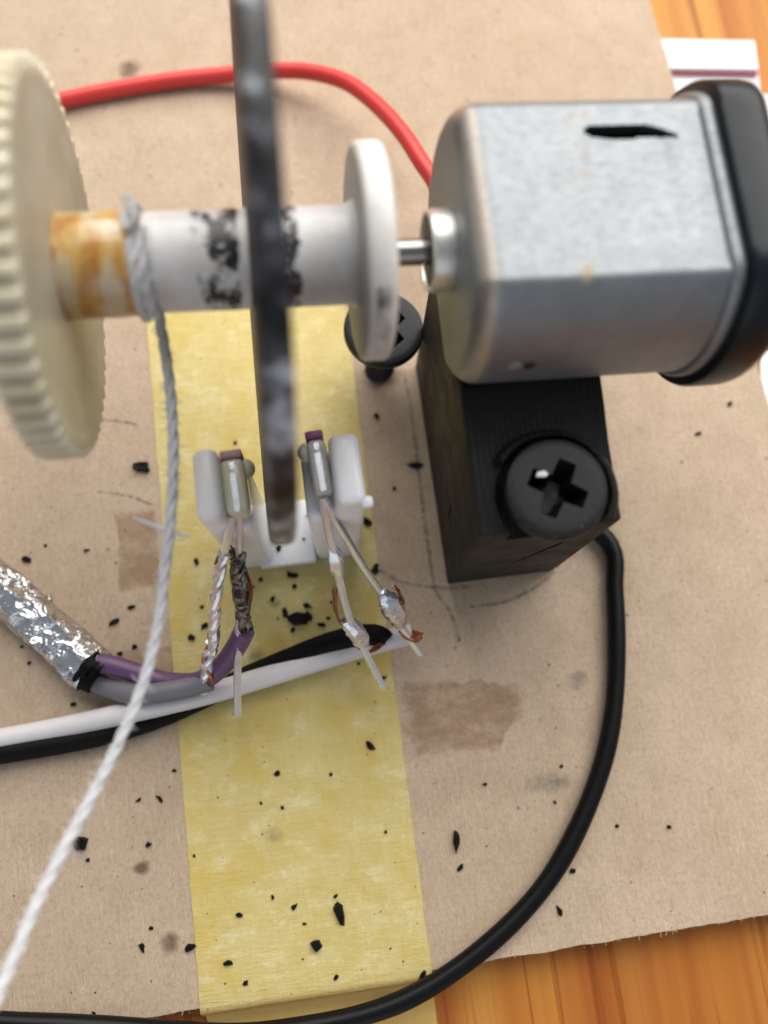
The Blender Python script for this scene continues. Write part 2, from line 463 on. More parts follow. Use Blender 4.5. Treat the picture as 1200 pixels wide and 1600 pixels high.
# ------------------------------------------------------------------ the board
def jag(p, q, step, amp):
    p, q = np.array(p, float), np.array(q, float); L = np.linalg.norm(q - p); n = max(1, int(L / step))
    nrm = np.array([-(q - p)[1], (q - p)[0]]) / L; a = 0; out = []
    for i in range(n):
        a = a * .6 + rnd.uniform(-amp, amp); out.append(tuple(p + (q - p) * i / n + (nrm * a if 0 < i else 0)))
    return out
BL, BR, TR, TL = (-75, -26.3), (52.6, -24.9), (46.4, 92), (-75, 92)
outline = jag(BL, BR, .5, .05) + jag(BR, TR, .8, .07) + jag(TR, TL, 5, .02) + jag(TL, BL, 5, .02)
board = mesh('fibreboard_sheet', prism(outline, TZ + .01, 0), M['board'], smooth=False, label='tan fibreboard sheet with frayed edges and pencil marks lying on the wooden table', cat='board')
fz = []
for i in range(420):
    if rnd.random() < .75:
        t = rnd.random(); p = np.array([BL[0] + (BR[0] - BL[0]) * t, BL[1] + (BR[1] - BL[1]) * t]); nn = np.array([0, -1.])
    else:
        t = rnd.random(); p = np.array([BR[0] + (TR[0] - BR[0]) * t, BR[1] + (TR[1] - BR[1]) * t]); nn = np.array([1., 0])
    l = rnd.uniform(.15, .55); a = rnd.uniform(-1, 1)
    dv = np.array([nn[0] * math.cos(a) - nn[1] * math.sin(a), nn[0] * math.sin(a) + nn[1] * math.cos(a)]) * l
    z = -rnd.uniform(.05, .9); b = p - nn * .12
    fz.append(tube([(b[0], b[1], z), (b[0] + dv[0] * .5, b[1] + dv[1] * .5, z + rnd.uniform(-.1, .1)), (b[0] + dv[0], b[1] + dv[1], z + rnd.uniform(-.2, .2))], .035, 4))
mesh('frayed_fibres', join(*fz), M['board'], board, kind='stuff')

def ragged(pts, amp=6):
    out = []
    for i in range(len(pts)):
        p, q_ = pts[i], pts[(i + 1) % len(pts)]; n_ = max(2, int(math.hypot(q_[0] - p[0], q_[1] - p[1]) / 12))
        for k in range(n_): out.append((p[0] + (q_[0] - p[0]) * k / n_ + rnd.uniform(-amp, amp), p[1] + (q_[1] - p[1]) * k / n_ + rnd.uniform(-amp, amp)))
    return out
def patch(name, pts_px, mat, z, parent):
    """flat mark on the board given by its outline in the photo"""
    P = [at(x, y, 0) for x, y in pts_px]
    return mesh(name, ([(p[0], p[1], z) for p in P], [tuple(range(len(P)))]), mat, parent, smooth=False)
def ribbon(name, pts_px, width, mat, z, parent):
    sp = spline([at(x, y, 0) for x, y in pts_px], .5); P, T, U, W = frames(sp)
    V, Fc = [], []
    for i, p in enumerate(P):
        nn = np.array([-T[i][1], T[i][0], 0]); wv = width * rnd.uniform(.8, 1.2) / 2
        V += [(*(p + nn * wv)[:2], z), (*(p - nn * wv)[:2], z)]
    for i in range(len(P) - 1): Fc.append((2 * i, 2 * i + 1, 2 * i + 3, 2 * i + 2))
    return mesh(name, (V, Fc), mat, parent, smooth=False)
def mk_pencil():
    a = NT('pencil_line'); n = a.noise(2.6, 4, .7); n2 = a.noise(.25, 3)
    a.P(col=(.085, .085, .10), rough=.6, alpha=a.math('MULTIPLY', a.rng(n, .36, .66, .06, .50), a.rng(n2, .3, .5, .6, 1.))); return a.m
M['pencil'] = mk_pencil()
ribbon('pencil_line', [(632, 585), (645, 660), (657, 760), (670, 860), (680, 920), (705, 960), (718, 1003)], .40, M['pencil'], .012, board)
ribbon('pencil_line', [(588, 888), (625, 908), (680, 918), (735, 918)], .36, M['pencil'], .016, board)
ribbon('pencil_line', [(735, 948), (790, 940), (840, 915), (868, 893)], .34, M['pencil'], .020, board)
ribbon('pencil_line', [(150, 768), (200, 775), (240, 790)], .3, M['pencil'], .012, board)
ribbon('pencil_line', [(150, 655), (185, 658), (215, 664)], .35, M['pencil'], .012, board)
patch('torn_paper_patch', ragged([(610, 1062), (770, 1066), (832, 1068), (828, 1112), (790, 1140), (775, 1182), (700, 1190), (622, 1203)]), M['torn'], .012, board)
patch('torn_paper_patch', ragged([(172, 795), (246, 782), (252, 930), (205, 940), (178, 915), (183, 850)]), M['torn'], .012, board)
patch('torn_paper_patch', ragged([(170, 1012), (290, 1000), (292, 1100), (165, 1110)]), M['torn'], .016, board)
patch('grey_smear', [(795, 1205), (920, 1195), (920, 1240), (797, 1250)], M['greysmear'], .012, board)
patch('grey_smear', [(880, 1040), (925, 1040), (925, 1088), (880, 1088)], M['greysmear'], .016, board)
patch('brown_spot', [(238, 1446), (290, 1446), (290, 1500), (238, 1500)], M['spot'], .012, board)
patch('brown_spot', [(200, 1340), (245, 1340), (245, 1372), (200, 1372)], M['spot'], .012, board)
patch('brown_spot', [(172, 85), (232, 85), (235, 130), (172, 130)], M['spot'], .012, board)
patch('rust_stain', [(545, 560), (650, 560), (645, 615), (550, 615)], M['spot'], .024, board)

# ------------------------------------------------------------------ masking tape, folded down over the board's front edge
xl, xr = -17.9, 4.25
ed = [(50.2, .10)] + [(y, .10) for y in np.linspace(49, -25.6, 60)] + [(-26.1, .02), (-26.45, -.35), (-26.7, -1.2), (-27.1, -2.4), (-27.8, TZ + .12), (-29, TZ + .10), (-36, TZ + .10)]
V, Fc = [], []
nx = 12
for y, z in ed:
    jl, jr = rnd.uniform(-.05, .05), rnd.uniform(-.05, .05)
    for k in range(nx + 1):
        f = k / nx; x = (xl + jl) * (1 - f) + (xr + jr) * f
        V.append((x, y + (rnd.uniform(-.35, .35) if y > 50 else 0), z))
for i in range(len(ed) - 1):
    for k in range(nx):
        a = i * (nx + 1) + k; Fc.append((a, a + 1, a + nx + 2, a + nx + 1))
b = len(V); V += [(x, y, z - .09) for x, y, z in V]
top = list(Fc)
for q in top: Fc.append(tuple(i + b for i in reversed(q)))
rows, cols = len(ed), nx + 1
ring = [k for k in range(cols)] + [i * cols + cols - 1 for i in range(1, rows)] + [(rows - 1) * cols + k for k in range(cols - 2, -1, -1)] + [i * cols for i in range(rows - 2, 0, -1)]
for i in range(len(ring)):
    p, q = ring[i], ring[(i + 1) % len(ring)]; Fc.append((p, q, q + b, p + b))
tape = mesh('masking_tape', (V, Fc), M['tape'], label='strip of yellow masking tape stuck along the fibreboard and folded over its edge', cat='tape', sharp=50)
patch('dark_smear', [(408, 1285), (448, 1285), (448, 1322), (408, 1322)], M['greensmear'], .112, tape)
patch('dark_smear', [(380, 1005), (425, 1005), (425, 1045), (380, 1045)], M['greensmear'], .112, tape)
patch('dark_smear', [(415, 930), (445, 930), (445, 955), (415, 955)], M['greensmear'], .112, tape)

# ------------------------------------------------------------------ papers on the table
def sheet(pts_px, z0, th):
    P = [at(x, y, z0) for x, y in pts_px]; return prism([(p[0], p[1]) for p in P], z0, z0 + th)
lf = empty('folded_leaflet', (*at(1110, 105, TZ)[:2], TZ), label='small folded white leaflet with a red line behind the motor', cat='leaflet')
mesh('upper_fold', sheet([(1010, 65), (1176, 68), (1182, 112), (1016, 110)], TZ + .9, .5), M['paper'], lf, smooth=False)
mesh('red_line', sheet([(1016, 111), (1182, 113), (1182, 120), (1018, 117)], TZ + .5, .35), M['red_ink'], lf, smooth=False)
mesh('lower_fold', sheet([(1010, 110), (1182, 112), (1186, 150), (1010, 148)], TZ + .02, .4), M['paper'], lf, smooth=False)
mesh('paper_sheet', sheet([(1168, 148), (1460, 175), (1530, 800), (1195, 770)], TZ + .02, .35), M['paper'], smooth=False,
     label='white paper sheet tucked beside the fibreboard edge beyond the motor cap', cat='paper')

# ------------------------------------------------------------------ motor block, printed in black plastic
BX0, BX1, BY0, BY1 = 11.2, 22.6, 11.3, 36.1
prof = [(BY0, 0), (BY1, 0), (BY1, 24.5), (27, 24.5), (25.2, 24.7), (23.4, 26.3), (21, 25.9), (18, 25.2), (BY0 + .3, 24.6)]
V = [(BX0, y, z - (.05 if y > 25 and z > 1 else 0)) for y, z in prof] + [(BX1, y, z - (.85 if y > 25 and z > 1 else 0)) for y, z in prof]
n = len(prof)
blk = (V, [tuple(range(n)), tuple(range(n, 2 * n))] + [(i, (i + 1) % n, n + (i + 1) % n, n + i) for i in range(n)])
blk = bevelled(blk, .22, 2, 35)
SC = at(868, 764, 26.6)            # screw in the block
def cyl(cx, cy, r, z0, z1, n=40): return prism([(cx + r * math.cos(2 * math.pi * k / n), cy + r * math.sin(2 * math.pi * k / n)) for k in range(n)], z0, z1)
def slab(p, q, wd, depth, up):
    """thin cutter following p->q, cutting along 'depth' vector"""
    p, q, dv, up = (np.array(k, float) for k in (p, q, depth, up)); h = up / np.linalg.norm(up) * wd / 2
    V = [p + h - dv, p - h - dv, q - h * .4 - dv, q + h * .4 - dv, p + h + dv, p - h + dv, q - h * .4 + dv, q + h * .4 + dv]
    return V, [(0, 1, 2, 3), (4, 5, 6, 7), (0, 1, 5, 4), (1, 2, 6, 5), (2, 3, 7, 6), (3, 0, 4, 7)]
blk = subtract(blk, [cyl(SC[0], SC[1], 4.45, 21.8, 40),
                     slab((19.6, BY0, 17.5), (16.6, BY0, 9.0), .55, (0, .8, 0), (1, 0, -.35)),
                     slab((BX0, 17.2, 11.5), (BX0, 16.6, 8.2), .5, (.5, 0, 0), (0, 1, 0))])
block = mesh('motor_mount_block', blk, M['print'], smooth=True, sharp=32, label='tall black 3D printed block with visible layer lines under the silver motor', cat='mount')

V, Fc = [], []; na = 30
for i in range(na + 1):
    a = math.radians(-32 + 175 * i / na); hgt = 26.15 + .18 * math.sin(i * .5)
    for r, z in ((4.46, 24.3), (4.46, hgt), (4.6, hgt + .10), (4.85, hgt), (5.3, 25.3), (5.3, 24.3)):
        V.append((SC[0] + r * math.cos(a), SC[1] + r * math.sin(a), z))
for i in range(na):
    for k in range(6): Fc.append((i * 6 + k, i * 6 + (k + 1) % 6, (i + 1) * 6 + (k + 1) % 6, (i + 1) * 6 + k))
Fc += [tuple(range(6)), tuple(range(na * 6, na * 6 + 6))]
mesh('raised_lip', (V, Fc), M['print'], block, sharp=50)

def phillips(name, c, R, zt, rot, tiltx=0., tilty=0., shank=6., label='', shank_mat=None, sr=1.7):
    o = empty(name, (c[0], c[1], zt - 2.4 - shank), label=label, cat='screw')
    o.rotation_euler = (tiltx, tilty, 0)
    pr = [(0, 0.01)]
    n = 56; V = []; Fc = []
    prof = [(-2.2, R * .36), (-.6, R * .62), (.9, R * .97), (1.3, R), (2.05, R), (2.25, R * .975), (2.36, R * .9), (2.40, R * .8)]
    for z, r in prof:
        for k in range(n):
            a = 2 * math.pi * k / n; V.append((r * math.cos(a), r * math.sin(a), z))
    for i in range(len(prof) - 1):
        for k in range(n): Fc.append((i * n + k, i * n + (k + 1) % n, (i + 1) * n + (k + 1) % n, (i + 1) * n + k))
    Fc += [tuple(range(n)), tuple(range((len(prof) - 1) * n, len(prof) * n))]
    ca, sa = math.cos(rot), math.sin(rot)
    def cross(L, W, z):
        P = [(L, -W), (L, W), (W * 1.15, W * 1.15), (W, L), (-W, L), (-W * 1.15, W * 1.15), (-L, W), (-L, -W), (-W * 1.15, -W * 1.15), (-W, -L), (W, -L), (W * 1.15, -W * 1.15)]
        return [(x * ca - y * sa, x * sa + y * ca, z) for x, y in P]
    VV = cross(R * .34, R * .09, -1.5) + cross(R * .60, R * .185, 2.75)
    cut = [(VV, [tuple(range(12)), tuple(range(12, 24))] + [(i, (i + 1) % 12, 12 + (i + 1) % 12, 12 + i) for i in range(12)])]
    hv = subtract((V, Fc), cut)
    mesh('head', ([(x, y, z + shank) for x, y, z in hv[0]], hv[1]), M['screw'], o, world=False, sharp=30)
    # threaded shank
    V, Fc = [], []; shank -= .3 if shank < 1 else 1.9; turns = max(shank, .5) / 1.3; nz = int(turns * 12)
    for i in range(nz + 1):
        z = shank * i / nz + .02
        for k in range(16):
            a = 2 * math.pi * k / 16; ph = (z / 1.3 - k / 16) % 1
            r = sr * (.74 + .26 * max(0, 1 - abs(ph - .5) * 3.2)); V.append((r * math.cos(a), r * math.sin(a), z))
    for i in range(nz):
        for k in range(16): Fc.append((i * 16 + k, i * 16 + (k + 1) % 16, (i + 1) * 16 + (k + 1) % 16, (i + 1) * 16 + k))
    Fc += [tuple(range(16)), tuple(range(nz * 16, nz * 16 + 16))]
    mesh('threaded_shank', (V, Fc), shank_mat or M['screw'], o, world=False, sharp=60)
    return o
phillips('cross_head_screw', SC, 4.0, 27.0, math.radians(-30), .02, .03, .35, 'black cross head screw sunk in the front of the black motor block')
S2 = at(597, 516, 10.3)
phillips('cross_head_screw', S2, 4.0, 10.3, math.radians(35), -.03, .02, 7.9, 'black cross head screw standing proud of the fibreboard beside the motor block', M['screw'])
mesh('sawdust_crumb', bevelled(prism([(-.5, -.12), (-.3, .25), (.25, .3), (.55, .0), (.3, -.22)], 0, .35), .08), M['paper'], smooth=True,
     label='tiny pale crumb lying in the cross recess of the screw', cat='crumb', origin=(0, 0, 0)).location = Vector((*at(846, 742, 26.9)[:2], 26.75)) * S

# ------------------------------------------------------------------ motor and spindle share one axis
YAW, TILT = math.radians(-1.5), math.radians(4.0)
AO = np.array([0., 32.45, 32.73])
_rm = np.array((Matrix.Rotation(YAW, 3, 'Z') @ Matrix.Rotation(TILT, 3, 'Y')))
AX, AU, AV = _rm[:, 0], _rm[:, 1], _rm[:, 2]
def axp(s, u, v): return AO + s * AX + u * AU + v * AV
def axlocal(px, py, h=7.5):
    """photo pixel -> (s, u) on the motor's flat at height h above its axis"""
    r = at(px, py, 0) - CAM; p0 = AO + AV * h
    p = CAM + r * (((p0 - CAM) @ AV) / (r @ AV)) - AO
    return p @ AX, p @ AU

motor = empty('electric_motor', (*axp(0, 0, -7.5)[:3],), YAW, TILT, label='small silver can electric motor with black end cap on the printed block', cat='motor')
def can_profile(ins, nf=110, na=30, R=10., h=7.5, soft=4):
    R, h = R - ins, h - ins; uf = math.sqrt(R * R - h * h); a0 = math.atan2(h, uf); P = []
    for i in range(nf): P.append((-uf + 2 * uf * i / nf, h))
    for i in range(na): a = a0 - 2 * a0 * i / na; P.append((R * math.cos(a), R * math.sin(a)))
    for i in range(nf): P.append((uf - 2 * uf * i / nf, -h))
    for i in range(na): a = math.pi + a0 - 2 * a0 * i / na; P.append((R * math.cos(a), R * math.sin(a)))
    P = np.array(P)
    for _ in range(soft): P = P * .5 + (np.roll(P, 1, 0) + np.roll(P, -1, 0)) * .25
    return P
S0, S1 = 11.0, 29.3
secs = [(S0 + .00, 1.9), (S0 + .03, 1.5), (S0 + .16, 1.05), (S0 + .42, .6), (S0 + .8, .27), (S0 + 1.3, .06), (S0 + 1.8, 0.)]
ss = S0 + 1.8
while ss < S1 - .2: ss += .10; secs.append((ss, 0.))
sl0 = axlocal(912, 205); sl1 = axlocal(1058, 214); pb = axlocal(1000, 385)
sa, sb, ut, ub = sl0[0], sl1[0], (sl0[1] + .1), pb[1]
npts = len(can_profile(0))
V = []; dark = set()
for s, ins in secs:
    P = can_profile(ins)
    for j, (u, v) in enumerate(P):
        if j < 110 and ins == 0. and abs(v - 7.5) < .05:
            # pressed-in tab: open slit along its far edge, shallow dish that rises to the near edge
            f = (s - sa) / (sb - sa)
            uc = ut - .10 - (max(0, f - .62) * 2.0) ** 2 * 1.1
            d = 0.
            if 0 < f < 1:
                wv = .42 * min(1, f * 14) * (1 - max(0, f - .55) / .45 * .75)
                if abs(u - uc) < wv: d = 1.6; dark.add(len(V))
                elif ub < u < uc and .06 < f < .97:
                    k = (u - ub) / (uc - ub); e = min(1, (f - .06) / .30, (.97 - f) / .16); e = e * e * (3 - 2 * e)
                    d = (.07 + .24 * k) * e * min(1, (u - ub) / 1.1)
            v -= d
        V.append((s, u, v + 7.5))
Fc, fm = [], []
for i in range(len(secs) - 1):
    for k in range(npts):
        q = (i * npts + k, i * npts + (k + 1) % npts, (i + 1) * npts + (k + 1) % npts, (i + 1) * npts + k)
        Fc.append(q); fm.append(1 if all(t in dark for t in q) or sum(t in dark for t in q) >= 2 else 0)
Fc += [tuple(range(npts)), tuple(range((len(secs) - 1) * npts, len(secs) * npts))]; fm += [0, 0]
mesh('can', (V, Fc), None, motor, world=False, sharp=38, mats=[M['can'], M['hole']], fmat=fm)
def lift(vf, dz=7.5): return [(x, y, z + dz) for x, y, z in vf[0]], vf[1]
boss = mesh('bearing_boss', lift(lathe([(11.02, 3.05), (9.75, 3.05), (9.45, 2.95), (9.32, 2.85), (9.36, 2.7), (9.6, 2.62), (10.4, 2.6), (11.02, 2.6)], 56, True)), M['nickel'], motor, world=False)
mesh('bearing_bush', lift(lathe([(10.9, 2.58), (9.62, 2.58), (9.5, 2.4), (9.42, 1.9), (9.42, 1.05), (10.9, 1.05)], 40, True)), M['brass'], boss, world=False)
mesh('shaft', lift(lathe([(5.0, .98), (12, .98)], 28)), M['steel'], motor, world=False)
# flared rim of the can and the black cap pushed over it
def sleeve(s_list, hole=None):
    V, Fc = [], []
    for s, ins in s_list:
        for u, v in can_profile(ins, 24, 20, soft=3): V.append((s, u, v + 7.5))
    n = 88
    for i in range(len(s_list) - 1):
        for k in range(n): Fc.append((i * n + k, i * n + (k + 1) % n, (i + 1) * n + (k + 1) % n, (i + 1) * n + k))
    Fc += [tuple(range(n)), tuple(range((len(s_list) - 1) * n, len(s_list) * n))]
    return V, Fc
mesh('can_rim', sleeve([(28.3, -.02), (28.5, -.3), (28.8, -.45), (29.2, -.45), (29.5, -.2)]), M['can'], motor, world=False)
cap = mesh('end_cap', sleeve([(29.3, -.1), (29.3, -.85), (29.42, -1.15), (29.7, -1.3), (31.9, -1.3), (32.5, -1.15), (33.0, -.75), (33.3, 0.), (33.35, 1.)]), M['endbell'], motor, world=False)
mesh('end_plate', sleeve([(33.2, 1.5), (34.4, 1.6), (34.7, 2.2)]), M['endbell'], cap, world=False)
for sg in (-1, 1):
    mesh('terminal', ([(x, y + sg * 8.0, z) for x, y, z in box(33.2, 36.6, -1.1, 1.1, 6.9, 7.4)[0]], box(0, 1, 0, 1, 0, 1)[1]), M['brass'], cap, world=False, smooth=False)
# crimp dimple with its little hole low on the round side
a = math.radians(-128)
dm = lathe([(0, .62), (.10, .6), (.22, .42), (.27, .02)], 20)
def on_side(vf, s, ang, off=0.):
    R = 10.; nv = np.array([0, math.cos(ang), math.sin(ang)]); tx = np.array([1., 0, 0]); ty = np.cross(nv, tx)
    return [tuple(np.array([s, 0, 7.5]) + nv * (R - .05 + x + off) + tx * y + ty * z) for x, y, z in vf[0]], vf[1]
ang = math.pi - math.radians(6)
dimp = mesh('crimp_dimple', on_side(dm, 14.5, ang), M['can'], motor, world=False)
mesh('vent_hole', on_side(lathe([(0, .52), (.07, .50), (.08, .02)], 20), 15.55, ang), M['hole'], motor, world=False)

# ------------------------------------------------------------------ spindle: gear, spool tube, disc, flange
spn = empty('geared_spindle', tuple(AO), YAW, TILT, label='spindle with cream gear, stained white spool, black disc and white flange', cat='spindle')
def gear_poly(R, n, depth):
    P = []
    for i in range(n):
        for f, r in ((0, R - depth), (.22, R - depth), (.36, R), (.64, R), (.78, R - depth)):
            a = 2 * math.pi * (i + f) / n; P.append((r * math.cos(a), r * math.sin(a)))
    return P
gp = gear_poly(13.55, 56, .58)
def gear_ring(x, sc): return [(x, u * sc, v * sc) for u, v in gp]
n = len(gp)
g0, g1 = -19.5, -16.6
V = gear_ring(g0, .985) + gear_ring(g0 + .2, 1) + gear_ring(g1 - .2, 1) + gear_ring(g1, .985)
circ = lambda x, r: [(x, r * u / math.hypot(u, v), r * v / math.hypot(u, v)) for u, v in gp]
V += circ(g1, 12.1) + circ(g1 - .06, 11.9) + circ(g1 - .14, 11.6) + circ(g1 - .14, 3.0)
V += circ(g0, 12.1) + circ(g0 + .7, 11.6) + circ(g0 + .7, 3.0)
Fc = []
def strip(a, b):
    for k in range(n): Fc.append((a * n + k, a * n + (k + 1) % n, b * n + (k + 1) % n, b * n + k))
for a, b in ((0, 1), (1, 2), (2, 3), (3, 4), (4, 5), (5, 6), (6, 7), (0, 8), (8, 9), (9, 10), (7, 10)): strip(a, b)
gear = mesh('gear_wheel', (V, Fc), M['gear'], spn, world=False, sharp=28, label='cream toothed gear wheel')
mesh('glued_collar', lathe([(-18.4, 3.4), (-17.9, 3.82), (-17.2, 3.75), (-15.5, 3.68), (-13.0, 3.72), (-11.3, 3.62), (-10.9, 3.5), (-10.9, 3.0)], 64), M['glue'], spn, world=False, label='amber glue stained end of the spool')
mesh('spool_tube', lathe([(-18, 2.9), (-11.2, 3.05), (-11.0, 3.52), (-6, 3.55), (0, 3.56), (3.2, 3.58), (3.7, 3.75), (4.2, 4.2)], 72), M['spool'], spn, world=False)
# disc on the spool
_dm = np.array(Matrix.Rotation(math.radians(1.3), 3, Vector(AU)))          # it sits a degree or so crooked
dn, du, dv = _dm @ AX, AU, _dm @ AV
dc = axp(-2.9, 0, 0)
rr = random.Random(3)
V = []; nd = 120; prf = [(-.9, 3.3), (-.9, 20.6), (-.75, 20.85), (-.35, 20.95), (.35, 20.95), (.75, 20.85), (.9, 20.6), (.9, 3.3)]
wob = [rr.uniform(-.06, .06) for _ in range(nd)]
for x, r in prf:
    for k in range(nd):
        a = 2 * math.pi * k / nd; q = r + (wob[k] if r > 10 else 0)
        V.append(dc + dn * x + q * (math.cos(a) * du + math.sin(a) * dv))
Fc = []
for i in range(len(prf)):
    j = (i + 1) % len(prf)
    for k in range(nd): Fc.append((i * nd + k, i * nd + (k + 1) % nd, j * nd + (k + 1) % nd, j * nd + k))
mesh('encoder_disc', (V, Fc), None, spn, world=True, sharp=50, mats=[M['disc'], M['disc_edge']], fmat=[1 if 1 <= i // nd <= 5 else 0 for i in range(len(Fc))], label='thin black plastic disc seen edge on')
fl = mesh('flange', lathe([(3.9, 3.5), (3.9, 7.3), (4.05, 7.65), (4.3, 7.8), (5.7, 7.8), (5.95, 7.65), (6.1, 7.3), (6.1, 1.2)], 96), M['flange'], spn, world=False, sharp=50, label='white plastic flange disc')
sm = lathe([(4.55, 7.825), (5.55, 7.825)], 96); kk = [k for k in range(96) if math.radians(132) < 2 * math.pi * k / 96 < math.radians(176)]
mesh('dark_smudge', ([sm[0][k] for k in kk] + [sm[0][96 + k] for k in kk], [(i, i + 1, len(kk) + i + 1, len(kk) + i) for i in range(len(kk) - 1)]), mk_smudge(), fl, world=False)
mesh('locking_pin', lift(([(x, y + 1.6, z) for x, y, z in lathe([(5.9, .3), (6.55, .3), (6.65, .2)], 14)[0]], lathe([(5.9, .3), (6.55, .3), (6.65, .2)], 14)[1]), 2.9), M['steel'], fl, world=False)

# ------------------------------------------------------------------ string wound on the spool and hanging off it
st = empty('cotton_string', tuple(axp(-11.3, 0, -3.9)), label='white twisted string knotted round the spool and trailing off the board', cat='string')
def ringpt(s, a, r): return axp(s, r * math.cos(a), r * math.sin(a))
r0 = 3.78
turn = [ringpt(-11.55 + .25 * i / 22, math.radians(95 + 360 * i / 22), r0) for i in range(23)]
mesh('wound_turn', twist(spline(turn, .25), .22, .19, 3.8, 3), M['string'], st)
turn2 = [ringpt(-11.0 + .3 * i / 10, math.radians(80 + 110 * i / 10), r0 - .05) for i in range(11)]
tail = turn2 + [at(243, 470, 30.0), at(255, 530, 29.2), at(266, 610, 28.4), at(271, 700, 27.5), at(268, 790, 26.6), at(260, 870, 26), at(248, 970, 25.5), at(226, 1060, 25.2), at(190, 1150, 25.2), at(148, 1235, 25.5), at(100, 1325, 26.2), at(58, 1410, 27), at(20, 1500, 28), at(-15, 1580, 29), at(-45, 1650, 30)]
mesh('trailing_end', twist(spline(tail, .3), .25, .20, 4.6, 3, phase=.6), M['string'], st)
kn = [ringpt(-11.55, math.radians(95), 3.7), ringpt(-11.2, math.radians(84), 4.0), ringpt(-11.3, math.radians(70), 4.3), ringpt(-11.8, math.radians(74), 4.5), ringpt(-11.6, math.radians(86), 4.4), ringpt(-11.1, math.radians(80), 4.6), ringpt(-11.2, math.radians(68), 4.9), ringpt(-11.5, math.radians(62), 5.3)]
mesh('knot', twist(spline(kn, .2), .14, .13, 2.4, 3), M['string'], st)
mesh('frayed_strand', join(tube(spline([at(207, 808, 25.6), at(232, 818, 25.9), at(262, 830, 26.3)], .4), .2, 6, rfun=lambda t: .10 + .16 * t), tube(spline([at(262, 830, 26.3), at(280, 834, 26.2), at(296, 838, 26)], .4), .2, 6, rfun=lambda t: .24 - .16 * t)), M['string'], st)
ff = []
rs = random.Random(11)
tp = spline(tail, .3)
kp = spline(kn, .2)
for i in range(900):
    p = tp[rs.randrange(len(tp))] if i > 90 else kp[rs.randrange(len(kp))]; q = np.array([rs.gauss(0, 1) for _ in range(3)]); q /= np.linalg.norm(q)
    l = rs.uniform(.4, .95); b_ = np.array([rs.gauss(0, .25) for _ in range(3)])
    ff.append(tube([p, p + q * l * .6, p + q * l + b_], .026, 3))
mesh('loose_fibres', join(*ff), M['string'], st, kind='stuff')

# ------------------------------------------------------------------ slotted sensor bracket
YB0, YB1 = 15.5, 21.7
br = empty('sensor_bracket', (-4.0, 18.5, .1), label='white plastic U shaped sensor bracket glued on the tape under the disc', cat='bracket')
mesh('base', bevelled(box(-8.0, -2.2, YB0 - .3, YB1 + .2, .12, 1.7), .2, 2), M['bracket'], br)
def wall(x0, x1, xl0, xl1, name='wall'):
    # lower thick part with a ledge, thinner lip above
    pts = [(x0, .12), (x1, .12), (x1, 19.8)]
    if xl1 < x1: pts += [(xl1, 19.8), (xl1, 24.0), (xl0, 24.0)]
    else: pts = [(x0, .12), (x1, .12), (xl1, 24.0), (xl0, 24.0), (xl0, 19.8), (x0, 19.8)]
    n = len(pts); V = [(x, YB0 + (.0 if z < 20 else .1), z) for x, z in pts] + [(x, YB1 - (0 if z < 20 else .1), z) for x, z in pts]
    vf = (V, [tuple(range(n)), tuple(range(n, 2 * n))] + [(i, (i + 1) % n, n + (i + 1) % n, n + i) for i in range(n)])
    return mesh(name, bevelled(vf, .75, 4), M['bracket'], br)
wl = wall(-10.4, -6.6, -10.6, -8.5)
wr = wall(-2.1, 2.5, .35, 2.9)
mesh('moulding_nib', bevelled(box(2.3, 3.4, YB0 - .2, YB0 + .75, 22.6, 23.7), .3, 3), M['bracket'], wr)

# ------------------------------------------------------------------ infrared parts, lying on the ledges with their leads to the front
def sensor(name, label, x0, x1, y0, y1, z0, z1, yaw, body, endm, side, cat):
    cx, cy = (x0 + x1) / 2, (y0 + y1) / 2
    o = empty(name, (cx, cy, z0), yaw, label=label, cat=cat)
    hx, hy = (x1 - x0) / 2, (y1 - y0) / 2; hz = z1 - z0
    bd = mesh('body', bevelled(box(-hx, hx, -hy, hy - .75, 0, hz), .6, 4), body, o, world=False)
    mesh('painted_end', bevelled(box(-hx * .9, hx * .9, hy - .73, hy, .1, hz - .1), .2, 2), endm, o, world=False)
    V, Fc = lathe([(0, .85), (.25, .82), (.55, .62), (.75, .3), (.8, .02)], 24)
    mesh('lens', ([(side * (hx + x - .03), y + hy * .45, z + hz * .5) for x, y, z in V], Fc), body, o, world=False)
    mesh('lead_frame', bevelled(box(-.30, .30, -hy + .1, hy * .25, hz * .90, hz + .05), .05, 1), M['tin'], bd, world=False)
    mesh('lead_frame', bevelled(box(-.22, .30, hy * .33, hy * .6, hz * .90, hz + .05), .05, 1), M['tin'], bd, world=False)
    return o
em = sensor('infrared_emitter', 'pale amber clear infrared emitter on the bracket wall near the string', -8.55, -6.55, 16.3, 21.7, 19.85, 22.6, math.radians(2), M['clear_amber'], M['pink_paint'], 1, 'sensor')
de = sensor('infrared_detector', 'clear infrared detector with purple end on the bracket wall near the motor block', -1.4, .25, 17.2, 22.6, 19.85, 22.4, math.radians(3), M['clear'], M['purple_paint'], -1, 'sensor')

